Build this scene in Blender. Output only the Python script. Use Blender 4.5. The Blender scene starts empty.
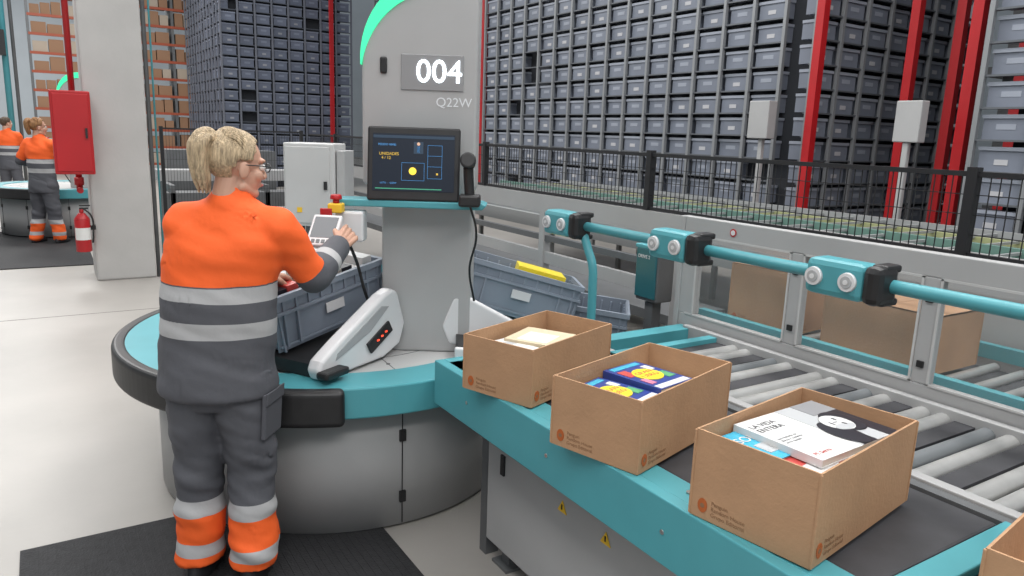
import bpy, bmesh, math, random
from mathutils import Vector, Matrix, noise, Euler
random.seed(4)
SC=bpy.context.scene
COL=SC.collection
D=math.radians
# ---------------------------------------------------------------- materials
MATS={}
def mat(name,col,rough=.5,metal=0,var=0,scale=8,bump=0,bscale=60,emit=None,es=0,stretch=None):
    if name in MATS: return MATS[name]
    m=bpy.data.materials.new(name); m.use_nodes=True
    nt=m.node_tree; b=nt.nodes['Principled BSDF']
    b.inputs['Base Color'].default_value=(*col,1)
    b.inputs['Roughness'].default_value=rough
    b.inputs['Metallic'].default_value=metal
    if var or bump:
        tc=nt.nodes.new('ShaderNodeTexCoord'); mp=nt.nodes.new('ShaderNodeMapping')
        nt.links.new(tc.outputs['Object'],mp.inputs[0])
        if stretch: mp.inputs['Scale'].default_value=stretch
    if var:
        n=nt.nodes.new('ShaderNodeTexNoise'); n.inputs['Scale'].default_value=scale; n.inputs['Detail'].default_value=6
        nt.links.new(mp.outputs[0],n.inputs['Vector'])
        r=nt.nodes.new('ShaderNodeValToRGB')
        r.color_ramp.elements[0].position=.3; r.color_ramp.elements[1].position=.7
        r.color_ramp.elements[0].color=(*[max(0,x*(1-var)) for x in col],1)
        r.color_ramp.elements[1].color=(*[min(1,x*(1+var)) for x in col],1)
        nt.links.new(n.outputs['Fac'],r.inputs[0]); nt.links.new(r.outputs[0],b.inputs['Base Color'])
    if bump:
        n2=nt.nodes.new('ShaderNodeTexNoise'); n2.inputs['Scale'].default_value=bscale; n2.inputs['Detail'].default_value=4
        nt.links.new(mp.outputs[0],n2.inputs['Vector'])
        bp=nt.nodes.new('ShaderNodeBump'); bp.inputs['Strength'].default_value=bump; bp.inputs['Distance'].default_value=.01
        nt.links.new(n2.outputs['Fac'],bp.inputs['Height']); nt.links.new(bp.outputs[0],b.inputs['Normal'])
    if emit:
        b.inputs['Emission Color'].default_value=(*emit,1); b.inputs['Emission Strength'].default_value=es
    MATS[name]=m; return m
TEAL=mat('teal_paint',(.075,.32,.365),.4,0,.06,4)
GREY=mat('machine_grey_paint',(.38,.38,.38),.45,0,.05,3)
GREYL=mat('light_grey_paint',(.49,.49,.485),.4,0,.05,3)
GREYD=mat('dark_grey_steel',(.13,.135,.14),.45,.2,.1,6)
WHITE=mat('white_plastic',(.68,.68,.69),.35,0,.03,5)
BLACK=mat('black_plastic',(.014,.014,.015),.45,0,.2,20)
RUBBER=mat('black_rubber',(.02,.02,.022),.75,0,.25,30,.4,120)
BELT=mat('conveyor_belt_rubber',(.035,.035,.04),.6,0,.2,12)
STEEL=mat('brushed_steel',(.5,.5,.49),.28,.8,.08,10)
ROLL=mat('roller_zinc',(.52,.52,.51),.3,.5,.12,10)
RED=mat('red_paint',(.42,.012,.016),.4,0,.08,3)
YEL=mat('yellow_paint',(.8,.5,.03),.5)
CARD=mat('cardboard',(.42,.245,.135),.8,0,.08,7,.15,90)
TOTE=mat('tote_blue_grey_plastic',(.25,.29,.35),.45,0,.06,6)
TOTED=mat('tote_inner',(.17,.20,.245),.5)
# ---------------------------------------------------------------- helpers
def link(o,parent=None):
    COL.objects.link(o)
    if parent is not None: o.parent=parent
    return o
def empty(name,loc=(0,0,0),rz=0,rot=None):
    e=bpy.data.objects.new(name,None); COL.objects.link(e); e.location=loc
    e.rotation_euler=rot if rot else (0,0,rz); e.empty_display_size=.1
    return e
def mk(name,bm,mats,parent=None,smooth=False,bevel=0,loc=None,rot=None,seg=2):
    me=bpy.data.meshes.new(name); bm.to_mesh(me); bm.free()
    for m in (mats if isinstance(mats,(list,tuple)) else [mats]): me.materials.append(m)
    if smooth:
        for p in me.polygons: p.use_smooth=True
    o=bpy.data.objects.new(name,me); link(o,parent)
    if loc: o.location=loc
    if rot: o.rotation_euler=rot
    if bevel:
        md=o.modifiers.new('bevel','BEVEL'); md.width=bevel; md.segments=seg; md.limit_method='ANGLE'; md.angle_limit=D(40)
    return o
FCS=((3,2,1,0),(4,5,6,7),(0,1,5,4),(1,2,6,5),(2,3,7,6),(3,0,4,7))
def abox(bm,c,s,mi=0,M=None):
    v=[]
    for dz in(-.5,.5):
        for dx,dy in((-.5,-.5),(.5,-.5),(.5,.5),(-.5,.5)):
            p=Vector((c[0]+dx*s[0],c[1]+dy*s[1],c[2]+dz*s[2]))
            if M: p=M@p
            v.append(bm.verts.new(p))
    for f in FCS:
        fc=bm.faces.new([v[i] for i in f]); fc.material_index=mi
def mm(bm,x0,x1,y0,y1,z0,z1,mi=0,M=None):
    abox(bm,((x0+x1)/2,(y0+y1)/2,(z0+z1)/2),(x1-x0,y1-y0,z1-z0),mi,M)
def box(name,c,s,m,parent=None,rot=None,bevel=0):
    bm=bmesh.new(); abox(bm,(0,0,0),s)
    return mk(name,bm,m,parent,bevel=bevel,loc=c,rot=rot)
def acyl(bm,p0,p1,r0,r1=None,mi=0,n=16,cap=True,smooth=True):
    p0=Vector(p0);p1=Vector(p1); r1=r0 if r1 is None else r1
    d=(p1-p0).normalized(); q=d.to_track_quat('Z','Y').to_matrix()
    a=[];b=[]
    for i in range(n):
        t=2*math.pi*i/n; o=q@Vector((math.cos(t),math.sin(t),0))
        a.append(bm.verts.new(p0+o*r0)); b.append(bm.verts.new(p1+o*r1))
    for i in range(n):
        f=bm.faces.new((a[i],a[(i+1)%n],b[(i+1)%n],b[i])); f.material_index=mi; f.smooth=smooth
    if cap:
        f=bm.faces.new(a[::-1]); f.material_index=mi
        f=bm.faces.new(b); f.material_index=mi
def cyl(name,p0,p1,r,m,parent=None,r1=None,n=20):
    bm=bmesh.new(); acyl(bm,p0,p1,r,r1,n=n); return mk(name,bm,m,parent)
def asph(bm,c,r,mi=0,n=16):
    rr=r if isinstance(r,(tuple,list)) else (r,r,r)
    m=n//2; rows=[]
    top=bm.verts.new((c[0],c[1],c[2]+rr[2])); bot=bm.verts.new((c[0],c[1],c[2]-rr[2]))
    for j in range(1,m):
        t=math.pi*j/m; rows.append([bm.verts.new((c[0]+rr[0]*math.sin(t)*math.cos(2*math.pi*i/n),c[1]+rr[1]*math.sin(t)*math.sin(2*math.pi*i/n),c[2]+rr[2]*math.cos(t))) for i in range(n)])
    fs=[]
    for i in range(n):
        k=(i+1)%n
        fs.append(bm.faces.new((top,rows[0][i],rows[0][k]))); fs.append(bm.faces.new((bot,rows[-1][k],rows[-1][i])))
        for j in range(m-2): fs.append(bm.faces.new((rows[j][i],rows[j+1][i],rows[j+1][k],rows[j][k])))
    for f in fs: f.smooth=True; f.material_index=mi
def tube(name,pts,r,m,parent=None,radii=None,cyc=False):
    cu=bpy.data.curves.new(name,'CURVE'); cu.dimensions='3D'; cu.bevel_depth=r; cu.bevel_resolution=4; cu.use_fill_caps=True
    sp=cu.splines.new('BEZIER'); sp.bezier_points.add(len(pts)-1)
    for i,p in enumerate(pts):
        b=sp.bezier_points[i]; b.co=p; b.handle_left_type=b.handle_right_type='AUTO'
        if radii: b.radius=radii[i]
    sp.use_cyclic_u=cyc
    cu.materials.append(m)
    o=bpy.data.objects.new(name,cu); return link(o,parent)
def prism(name,pts,t,m,parent=None,loc=None,rot=None,bevel=0,seg=3):
    bm=bmesh.new()
    a=[bm.verts.new((x,0,z)) for x,z in pts]; b=[bm.verts.new((x,t,z)) for x,z in pts]
    n=len(pts)
    bm.faces.new(a); bm.faces.new(b[::-1])
    for i in range(n): bm.faces.new((a[(i+1)%n],a[i],b[i],b[(i+1)%n]))
    bmesh.ops.recalc_face_normals(bm,faces=bm.faces)
    return mk(name,bm,m,parent,bevel=bevel,loc=loc,rot=rot,seg=seg)
def text(name,s,size,m,parent,loc,rot,ext=.0005,align='LEFT'):
    cu=bpy.data.curves.new(name,'FONT'); cu.body=s; cu.size=size; cu.extrude=ext; cu.align_x=align
    cu.materials.append(m)
    o=bpy.data.objects.new(name,cu); link(o,parent); o.location=loc; o.rotation_euler=rot; return o
def arcband(bm,r0,r1,z0,z1,a0,a1,n=48,mi=0):
    full=abs(a1-a0)>=359.9
    rings=[]
    for i in range(n+(0 if full else 1)):
        t=D(a0+(a1-a0)*i/n); c,s=math.cos(t),math.sin(t)
        rings.append([bm.verts.new((r*c,r*s,z)) for r,z in((r0,z0),(r1,z0),(r1,z1),(r0,z1))])
    k=len(rings)
    for i in range(k if full else k-1):
        A=rings[i];B=rings[(i+1)%k]
        for j in range(4):
            f=bm.faces.new((A[j],B[j],B[(j+1)%4],A[(j+1)%4])); f.material_index=mi
    if not full:
        bm.faces.new(rings[0][::-1]).material_index=mi; bm.faces.new(rings[-1]).material_index=mi
    bmesh.ops.recalc_face_normals(bm,faces=bm.faces)
# ---------------------------------------------------------------- people
SKIN=mat('skin',(.54,.31,.22),.5,0,.06,12)
def remesh(bm,voxel,smooth=6,sf=.5):
    me=bpy.data.meshes.new('tmp'); bm.to_mesh(me); bm.free()
    o=bpy.data.objects.new('tmp',me); COL.objects.link(o)
    r=o.modifiers.new('r','REMESH'); r.mode='VOXEL'; r.voxel_size=voxel; r.use_smooth_shade=True
    s=o.modifiers.new('s','SMOOTH'); s.iterations=smooth; s.factor=sf
    dg=bpy.context.evaluated_depsgraph_get(); dg.update()
    out=bpy.data.meshes.new_from_object(o.evaluated_get(dg))
    bpy.data.objects.remove(o); bpy.data.meshes.remove(me)
    for p in out.polygons: p.use_smooth=True
    return out
def limb(bm,pts,radii,n=20):
    for (a,b,ra,rb) in zip(pts[:-1],pts[1:],radii[:-1],radii[1:]):
        acyl(bm,a,b,ra,rb,n=n)
    for p,r in zip(pts,radii): asph(bm,p,r*.995,n=n)
def loft(bm,rings,n=28):
    pr=None
    for cx,cy,z,rx,ry in rings:
        cur=[bm.verts.new((cx+rx*math.cos(2*math.pi*i/n),cy+ry*math.sin(2*math.pi*i/n),z)) for i in range(n)]
        if pr:
            for i in range(n): bm.faces.new((pr[i],pr[(i+1)%n],cur[(i+1)%n],cur[i]))
        else: bm.faces.new(cur[::-1])
        pr=cur
    bm.faces.new(pr)
def segd(p,a,b):
    ab=b-a; t=max(0,min(1,(p-a).dot(ab)/ab.dot(ab))); return (p-(a+ab*t)).length,t
def zone_mat(name,rules):
    m=bpy.data.materials.new(name); m.use_nodes=True; nt=m.node_tree; b=nt.nodes['Principled BSDF']; b.inputs['Roughness'].default_value=.75
    cur=None
    for k,(attr,lo,hi,col) in enumerate(rules):
        if cur is None:
            rgb=nt.nodes.new('ShaderNodeRGB'); rgb.outputs[0].default_value=(*col,1); cur=rgb.outputs[0]; continue
        at=nt.nodes.new('ShaderNodeAttribute'); at.attribute_name=attr
        g=nt.nodes.new('ShaderNodeMath'); g.operation='GREATER_THAN'; g.inputs[1].default_value=lo
        l=nt.nodes.new('ShaderNodeMath'); l.operation='LESS_THAN'; l.inputs[1].default_value=hi
        mu=nt.nodes.new('ShaderNodeMath'); mu.operation='MULTIPLY'
        nt.links.new(at.outputs['Fac'],g.inputs[0]); nt.links.new(at.outputs['Fac'],l.inputs[0]); nt.links.new(g.outputs[0],mu.inputs[0]); nt.links.new(l.outputs[0],mu.inputs[1])
        mx=nt.nodes.new('ShaderNodeMixRGB'); nt.links.new(mu.outputs[0],mx.inputs[0]); nt.links.new(cur,mx.inputs[1]); mx.inputs[2].default_value=(*col,1); cur=mx.outputs[0]
    tc=nt.nodes.new('ShaderNodeTexCoord'); n=nt.nodes.new('ShaderNodeTexNoise'); n.inputs['Scale'].default_value=10; n.inputs['Detail'].default_value=4
    nt.links.new(tc.outputs['Object'],n.inputs['Vector'])
    nt.links.new(cur,b.inputs['Base Color'])
    bp=nt.nodes.new('ShaderNodeBump'); bp.inputs['Strength'].default_value=.3; bp.inputs['Distance'].default_value=.02
    nt.links.new(n.outputs['Fac'],bp.inputs['Height']); nt.links.new(bp.outputs[0],b.inputs['Normal'])
    return m
ORG=(.90,.125,.018); DG=(.085,.087,.10); SIL=(.42,.42,.425)
JM=zone_mat('hi_vis_jacket',[('',0,0,DG),('jz',1.155,9,ORG),('jz',1.097,1.15,SIL),('jz',.970,1.028,SIL),('arm',.86,3,DG),('arm',1.40,1.60,SIL)])
TMt=zone_mat('hi_vis_trousers',[('',0,0,DG),('jz',.275,.335,SIL),('jz',-1,.275,ORG),('jz',.115,.165,SIL)])
def head(parent,loc,rot,scale=1,hair=(.42,.30,.17),pony=True,fine=True,glasses=True):
    e=empty('head'); e.parent=parent; e.location=loc; e.rotation_euler=rot; e.scale=(scale,)*3
    bm=bmesh.new()
    asph(bm,(0,-.012,.028),(.074,.092,.086),n=24); asph(bm,(0,.022,-.035),(.058,.066,.078),n=24)
    asph(bm,(0,.062,-.092),(.026,.022,.020)); limb(bm,[(0,.078,.012),(0,.098,-.028)],[.009,.0135],12)
    for s in(-1,1):
        asph(bm,(s*.034,.056,-.028),(.026,.026,.024)); asph(bm,(s*.012,.092,-.032),(.009,.010,.008))
        asph(bm,(s*.076,-.005,-.012),(.011,.020,.032)); asph(bm,(s*.03,.070,.026),(.024,.016,.010))
        limb(bm,[(s*.05,.0,-.07),(s*.02,.055,-.09)],[.018,.018],12)
    limb(bm,[(0,-.02,-.05),(0,-.035,-.19)],[.052,.056],20)
    limb(bm,[(-.018,.079,-.062),(0,.086,-.06),(.018,.079,-.062)],[.007,.010,.007],10)
    me=remesh(bm,.0035 if fine else .007,4); me.materials.clear(); me.materials.append(SKIN)
    o=bpy.data.objects.new('face_and_neck',me); link(o,e)
    for s,nm in((-1,'l'),(1,'r')):
        bm=bmesh.new(); asph(bm,(s*.031,.077,.004),.0125,0); asph(bm,(s*.031,.0858,.004),.006,1); mk('eye_'+nm,bm,[mat('eye_white',(.8,.78,.75),.2),mat('iris',(.05,.04,.03),.2)],e)
        tube('brow_'+nm,[(s*.014,.088,.022),(s*.032,.086,.027),(s*.05,.072,.022)],.003,mat('brow',(.20,.13,.07),.8),e)
    tube('lips',[(-.02,.082,-.062),(0,.0945,-.060),(.02,.082,-.062)],.0048,mat('lips',(.48,.16,.14),.5),e)
    HM=mat('hair_%d'%int(hair[0]*100),hair,.55,0,.45,18,.9,40,stretch=(7,7,1))
    bm=bmesh.new()
    asph(bm,(0,-.017,.034),(.084,.100,.092),n=40)
    dl=[v for v in bm.verts if (v.co.y>.048-max(0,(.05-v.co.z))*.55 and v.co.z<.082) or v.co.z<-.052 or (abs(v.co.x)>.055 and v.co.y>-.03 and v.co.z<.015)]
    bmesh.ops.delete(bm,geom=dl,context='VERTS')
    o=mk('hair_cap',bm,HM,e,smooth=True); sd=o.modifiers.new('s','SOLIDIFY'); sd.thickness=.012; sd.offset=-.5
    ss=o.modifiers.new('ss','SUBSURF'); ss.levels=1; ss.render_levels=1
    if pony:
        tube('ponytail',[(0,-.085,.07),(0,-.105,.095),(0,-.128,.075),(0,-.135,.02),(0,-.120,-.05),(0,-.105,-.085)],.034,HM,e,radii=[.5,.75,1,1.0,.75,.25])
        for k,(dx,dy) in enumerate(((-.02,-.01),(.02,-.01),(0,-.018),(.014,.016),(-.015,.016),(.026,.0),(-.026,.004))):
            tube('hair_lock_%d'%k,[(dx*.5,-.085+dy*.5,.075),(dx,-.108+dy,.100-abs(dx)*.6),(dx*1.4,-.132+dy,.07),(dx*1.3,-.136+dy,.01),(dx*1.1,-.122+dy,-.055),(dx*.8,-.108+dy,-.105)],.016,HM,e,radii=[.6,.9,1.1,1,.8,.15])
        bm=bmesh.new(); asph(bm,(0,-.09,.08),(.03,.02,.026)); mk('hair_tie',bm,HM,e)
        for k in range(18):
            a=D(-80+k*160/17); tube('strand_%d'%k,[(.084*math.sin(a),.050*math.cos(a)-.015,.04+.052*math.cos(a)),(.072*math.sin(a),-.04,.082+.045*math.cos(a)),(.01*math.sin(a),-.092,.085)],.005,HM,e,radii=[.6,1,.6])
    if glasses:
        GL=mat('glasses_frame',(.01,.01,.012),.3)
        for s in(-1,1):
            tube('lens_rim_%d'%(s+1),[(s*.032+.022*math.cos(t*math.pi/4),.098,.003+.015*math.sin(t*math.pi/4)) for t in range(8)],.0018,GL,e,cyc=True)
            tube('temple_%d'%(s+1),[(s*.054,.096,.006),(s*.078,.06,.008),(s*.083,-.005,.006)],.002,GL,e)
        tube('bridge',[(-.01,.099,.006),(.01,.099,.006)],.0016,GL,e)
    return e
def hand(parent,name,loc,M3,side=1,curl=.5,fine=True):
    bm=bmesh.new(); s=side
    limb(bm,[(0,-.05,0),(0,0,0)],[.027,.026],16)
    for x0,x1 in((-.028,-.03),(-.01,-.010),(.010,.010),(.027,.029)):
        limb(bm,[(x0*.7,.0,0),(x1,.078,0)],[.015,.012],12)
    for k,(x,L) in enumerate(((-.030,.070),(-.010,.080),(.010,.074),(.029,.058))):
        x*=s; p=Vector((x,.078,0)); a=0; pts=[p.copy()]; rr=[.0105]
        for j,f in enumerate((.45,.32,.25)):
            a-=curl*(.55+.15*k*.3+.35*j); p=p+Vector((x*.05,math.cos(a),math.sin(a)))*L*f; pts.append(p.copy()); rr.append((.0095,.0085,.0072)[j])
        limb(bm,pts,rr,12)
    pts=[Vector((-.022*s,.015,-.004)),Vector((-.048*s,.045,-.018)),Vector((-.052*s,.072,-.034)),Vector((-.044*s,.092,-.046))]
    limb(bm,pts,[.016,.012,.0105,.008],12)
    me=remesh(bm,.0028 if fine else .006,3); me.materials.clear(); me.materials.append(SKIN)
    o=bpy.data.objects.new(name,me); link(o,parent); M=M3.to_4x4(); M.translation=Vector(loc); o.matrix_local=M; return o
def frame(ydir,zdir):
    y=Vector(ydir).normalized(); z=Vector(zdir); x=y.cross(z).normalized(); z=x.cross(y)
    return Matrix((x,y,z)).transposed()
def person(name,loc,rz,P,fine=True,hair=(.42,.30,.17),pony=True,glasses=True):
    e=empty(name,loc,rz); V=Vector; vx=.008 if fine else .014
    bm=bmesh.new(); loft(bm,P['torso'])
    aL=[V(p) for p in P['armL']]; aR=[V(p) for p in P['armR']]
    for a in(aL,aR):
        c=V((P['sx'],0,a[0].z+.01)); 
        limb(bm,[a[0]+(c-a[0])*.35,a[0],a[0].lerp(a[1],.5),a[1],a[1].lerp(a[2],.5),a[2]],[.078,.077,.070,.065,.058,.050],24)
    hc=P['head'][0]
    limb(bm,[(P['sx'],-.005,1.41),(P['sx']*.5+hc[0]*.5,0,1.455)],[.085,.067],24)
    me=remesh(bm,vx,5)
    jz=me.attributes.new('jz','FLOAT','POINT'); ar=me.attributes.new('arm','FLOAT','POINT')
    for i,v in enumerate(me.vertices):
        p=v.co.copy(); best=0
        for a in(aL,aR):
            d1,t1=segd(p,a[0],a[1]); d2,t2=segd(p,a[1],a[2])
            if d2<d1 and d2<.085: best=1+t2
            elif d1<.095 and t1>.25 and abs(p.x-P['sx'])>.19: best=t1
        ar.data[i].value=best; jz.data[i].value=p.z if best<.3 else 1.3
        q=p*6
        w=noise.noise(V((q.x*.6,q.y*.6,q.z*1.3)))*.016+noise.noise(V((q.x*1.2+5,q.y*1.2,q.z*3.4+q.x)))*.007
        v.co=p+v.normal*w
    me.materials.clear(); me.materials.append(JM); o=bpy.data.objects.new('jacket',me); link(o,e)
    bm=bmesh.new(); L=[V(p) for p in P['legL']]; R=[V(p) for p in P['legR']]
    loft(bm,[(P['hx'],0,.70,.16,.10),(P['hx'],0,.78,.185,.125),(P['hx'],0,.88,.185,.13),(P['hx'],0,.95,.17,.12)])
    for a in (L,R): limb(bm,[a[0],a[0].lerp(a[1],.5),a[1],a[1].lerp(a[2],.45),a[2]],[.112,.102,.090,.086,.084],24)
    for a in (L,R): acyl(bm,a[2],a[2]-V((0,0,.05)),.084,.086,n=24)
    me=remesh(bm,vx,5); jz=me.attributes.new('jz','FLOAT','POINT')
    for i,v in enumerate(me.vertices):
        p=v.co.copy(); jz.data[i].value=p.z; q=p*6.5
        w=noise.noise(V((q.x,q.y,q.z*1.4)))*.016+noise.noise(V((q.x*1.4+5,q.y*1.4,q.z*3.6+q.x*1.5)))*.009
        v.co=p+v.normal*w
    me.materials.clear(); me.materials.append(TMt); o=bpy.data.objects.new('trousers',me); link(o,e)
    if fine:
        bm=bmesh.new(); mm(bm,-.008,.008,-.065,.065,-.085,.085); mm(bm,.008,.014,-.068,.068,.045,.092); mk('cargo_pocket',bm,mat('pocket_grey',DG,.8),e,bevel=.007,loc=(R[0].lerp(R[1],.5).x+.096,-.01,R[0].lerp(R[1],.36).z),rot=(0,D(4),D(-8)))
    for a,nm in((L,'shoe_l'),(R,'shoe_r')):
        bm=bmesh.new(); x,y=a[2].x,a[2].y
        loft(bm,[(x,y+.05,.0,.046,.135),(x,y+.05,.03,.050,.138),(x,y+.03,.06,.046,.11),(x,y-.01,.10,.042,.065),(x,y-.02,.13,.045,.06)])
        me=remesh(bm,.006,3); me.materials.clear(); me.materials.append(mat('shoe_black',(.02,.02,.022),.5)); o=bpy.data.objects.new(nm,me); link(o,e)
        dz=min(v.co.z for v in me.vertices); o.location.z=-dz+P.get('fz',0)
    head(e,P['head'][0],P['head'][1],P.get('hs',1.0),hair,pony,fine,glasses)
    for a,nm,s,zd,cu in((aL,'hand_l',-1,P.get('zl',(0,0,1)),P.get('cl',.5)),(aR,'hand_r',1,P.get('zr',(0,0,1)),P.get('cr',.5))):
        d=(a[2]-a[1]).normalized()
        hand(e,nm,a[2]+d*.035,frame(d,zd),s,cu,fine)
    return e
T0=[(-.03,0,.745,.210,.150),(-.03,0,.77,.216,.152),(-.03,0,.87,.210,.150),(-.015,0,1.0,.202,.142),(0,0,1.15,.200,.14),(.025,0,1.28,.208,.132),(.04,0,1.36,.19,.11),(.045,0,1.42,.13,.085),(.05,0,1.45,.075,.065)]
PW=dict(torso=T0,sx=.045,hx=-.025,
 armL=[(-.115,0,1.35),(-.15,.22,1.15),(-.02,.42,1.10)],armR=[(.195,.0,1.35),(.285,.13,1.155),(.335,.32,1.235)],
 legL=[(-.115,0,.80),(-.12,.015,.45),(-.125,0,.13)],legR=[(.065,0,.80),(.075,.02,.45),(.085,-.03,.13)],
 head=((.068,.01,1.555),(D(-6),0,D(-48))),hs=.97,fz=.012,zr=(.7,0,.7),cr=.75,cl=.5)
w=person('warehouse_worker',(.507,2.70,0),D(-32.5),PW,hair=(.50,.38,.24))
s=empty('handheld_terminal'); s.parent=w; s.location=(.262,.405,1.285); s.rotation_euler=(D(48),0,D(-8))
box('terminal_body',(0,0,0),(.12,.15,.022),WHITE,s,bevel=.006); box('terminal_screen',(0,.012,.0115),(.098,.10,.002),mat('terminal_glass',(.05,.055,.065),.2,emit=(.5,.53,.58),es=.06),s)
bm=bmesh.new()
for i in range(4): mm(bm,-.038+i*.021,-.024+i*.021,-.064,-.048,.011,.014)
mk('terminal_keys',bm,GREYD,s); box('terminal_grip',(.0,-.02,-.035),(.035,.09,.05),BLACK,s,bevel=.01)
T1=[(0,0,.70,.20,.14),(0,0,.85,.195,.14),(0,0,1.0,.18,.13),(0,0,1.15,.185,.13),(0,0,1.28,.195,.125),(0,0,1.36,.18,.11),(0,0,1.42,.12,.08),(0,0,1.455,.07,.06)]
PB=dict(torso=T1,sx=0,hx=0,armL=[(-.17,0,1.355),(-.30,-.02,1.12),(-.14,.2,1.08)],armR=[(.17,0,1.355),(.20,.15,1.13),(.12,.36,1.12)],
 legL=[(-.09,0,.80),(-.11,.02,.45),(-.16,-.02,.10)],legR=[(.09,0,.80),(.11,.02,.45),(.14,.05,.10)],head=((0,.01,1.575),(0,0,D(-40))),fz=.012)
person('warehouse_worker.001',(.01,12.0,0),D(-40),PB,fine=False,hair=(.30,.15,.06),glasses=False)
person('warehouse_worker.002',(-.50,17.6,0),D(-20),dict(PB,fz=0),fine=False,hair=(.08,.05,.03),pony=False,glasses=False)
# ---------------------------------------------------------------- floor
bm=bmesh.new(); mm(bm,-14,22,-6,46,-.1,0); mk('floor',bm,mat('polished_concrete',(.35,.33,.305),.42,0,.12,.9,.05,30))
WP=mat('wall_panel_grey',(.42,.46,.49),.7,0,.04,1)
bm=bmesh.new(); mm(bm,-14,22,45,45.2,0,11); mk('wall_back',bm,WP)
bm=bmesh.new(); mm(bm,-14.2,-14,-6,46,0,11); mk('wall_left',bm,WP)
bm=bmesh.new(); mm(bm,22,22.2,-6,46,0,11); mk('wall_right',bm,WP)
bm=bmesh.new()
for i,(y,w_) in enumerate(((7.4,.012),(14.0,.012))): mm(bm,-14,1.2,y,y+w_,0,.001)
mm(bm,-2.6,-2.588,-5,40,0,.001)
mk('floor_joint_line',bm,mat('joint_dark',(.17,.16,.15),.8))
def ribmat(name,x0,x1,y0,y1):
    bm=bmesh.new(); mm(bm,x0,x1,y0,y1,.001,.010)
    x=x0+.02
    while x<x1-.02:
        mm(bm,x,x+.012,y0+.02,y1-.02,.010,.012); x+=.03
    mk(name,bm,RUBBER)
ribmat('rubber_floor_mat',-.19,1.13,1.6,3.26)
ribmat('rubber_floor_mat.001',-1.6,.46,10,13.4)
# ---------------------------------------------------------------- pillar + fire equipment
bm=bmesh.new(); mm(bm,.42,1.0,8.95,9.5,0,9); 
mk('concrete_pillar',bm,mat('pillar_concrete',(.45,.44,.425),.75,0,.05,3,.1,25),bevel=.02)
e=empty('fire_hose_cabinet',(.295,8.80,1.56))
box('body',(0,0,0),(.35,.2,.82),RED,e,bevel=.012)
box('door',(0,-.105,0),(.31,.012,.76),RED,e,bevel=.006)
box('handle',(.12,-.12,0),(.02,.02,.1),BLACK,e)
e=empty('fire_pipe_red',(.33,9.05,0))
cyl('riser',(0,0,.95),(0,0,9),.03,RED,e); cyl('collar',(0,0,1.02),(0,0,1.1),.045,RED,e); cyl('elbow',(0,0,.97),(0,-.12,.97),.03,RED,e)
e=empty('fire_extinguisher',(.32,8.88,.34)); e.scale=(.92,.92,.9)
bm=bmesh.new(); acyl(bm,(0,0,0),(0,0,.38),.08,n=24); acyl(bm,(0,0,.38),(0,0,.45),.08,.03,n=24); acyl(bm,(0,0,.45),(0,0,.49),.022)
mk('bottle',bm,RED,e,bevel=.006)
bm=bmesh.new(); mm(bm,-.02,.07,-.012,.012,.49,.51); mm(bm,-.02,.09,-.01,.01,.525,.54); mk('valve_handle',bm,BLACK,e)
tube('hose',[(.02,0,.5),(.09,-.02,.42),(.1,-.03,.2),(.09,-.02,.1)],.01,BLACK,e)
bm=bmesh.new(); arcband(bm,.079,.0815,.14,.28,-160,-20,16); mk('label',bm,mat('label_white',(.7,.7,.68),.6),e)
bm=bmesh.new(); mm(bm,.08,.13,-.02,.06,.25,.3); mk('wall_bracket',bm,BLACK,e)
e=empty('cable_conduit',(1.03,9.0,0)); cyl('conduit',(0,0,0),(0,0,9),.022,GREYD,e); cyl('conduit_thin',(.06,.02,0),(.06,.02,9),.010,TEAL,e)
e=empty('service_pipe_group',(-.45,19.4,0))
for k,(x,r,m) in enumerate(((0,.06,TEAL),(.16,.035,GREYD),(-.3,.08,GREYL))): cyl('pipe_%d'%k,(x,0,0),(x,0,9),r,m,e)
box('speaker_box',(-.15,-.2,3.2),(.35,.3,.5),BLACK,e)
# ---------------------------------------------------------------- racks
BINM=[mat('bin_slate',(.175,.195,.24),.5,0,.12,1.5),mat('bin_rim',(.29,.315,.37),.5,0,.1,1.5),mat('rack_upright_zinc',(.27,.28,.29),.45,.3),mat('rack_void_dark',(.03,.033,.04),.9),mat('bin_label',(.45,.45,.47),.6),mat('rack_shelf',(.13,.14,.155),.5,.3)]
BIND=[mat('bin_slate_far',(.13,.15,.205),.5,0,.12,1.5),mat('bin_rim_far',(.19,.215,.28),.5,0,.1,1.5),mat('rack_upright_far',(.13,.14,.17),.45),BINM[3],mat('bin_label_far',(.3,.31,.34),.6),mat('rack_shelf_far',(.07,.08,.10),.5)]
def rack_face(bm,p0,d,n_out,ncol,nrow,z0,pw=.5,ph=.29,depth=.12):
    d=Vector(d);n=Vector(n_out)
    M=Matrix(((d.x,n.x,0,p0[0]),(d.y,n.y,0,p0[1]),(0,0,1,0),(0,0,0,1)))
    for i in range(ncol+1):
        mm(bm,i*pw-.022,i*pw+.022,-.02,.03,0,z0+nrow*ph,2,M)
    for j in range(nrow+1):
        mm(bm,0,ncol*pw,-.06,.012,z0+j*ph-.018,z0+j*ph,5,M)
    for i in range(ncol):
        for j in range(nrow):
            if random.random()<.03: continue
            x=i*pw+.04+random.uniform(-.008,.008); z=z0+j*ph; y=-.04+random.uniform(-.02,.02)
            w=pw-.08
            mm(bm,x+.012,x+w-.012,y-depth,y,z,z+.19,0,M)
            mm(bm,x,x+w,y-depth,y+.014,z+.19,z+.225,1,M)
            if random.random()<.35: mm(bm,x+w*.36,x+w*.64,y,y+.004,z+.06,z+.11,4,M)
            else: mm(bm,x+w*.30,x+w*.70,y,y+.003,z+.09,z+.14,1,M)
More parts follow.
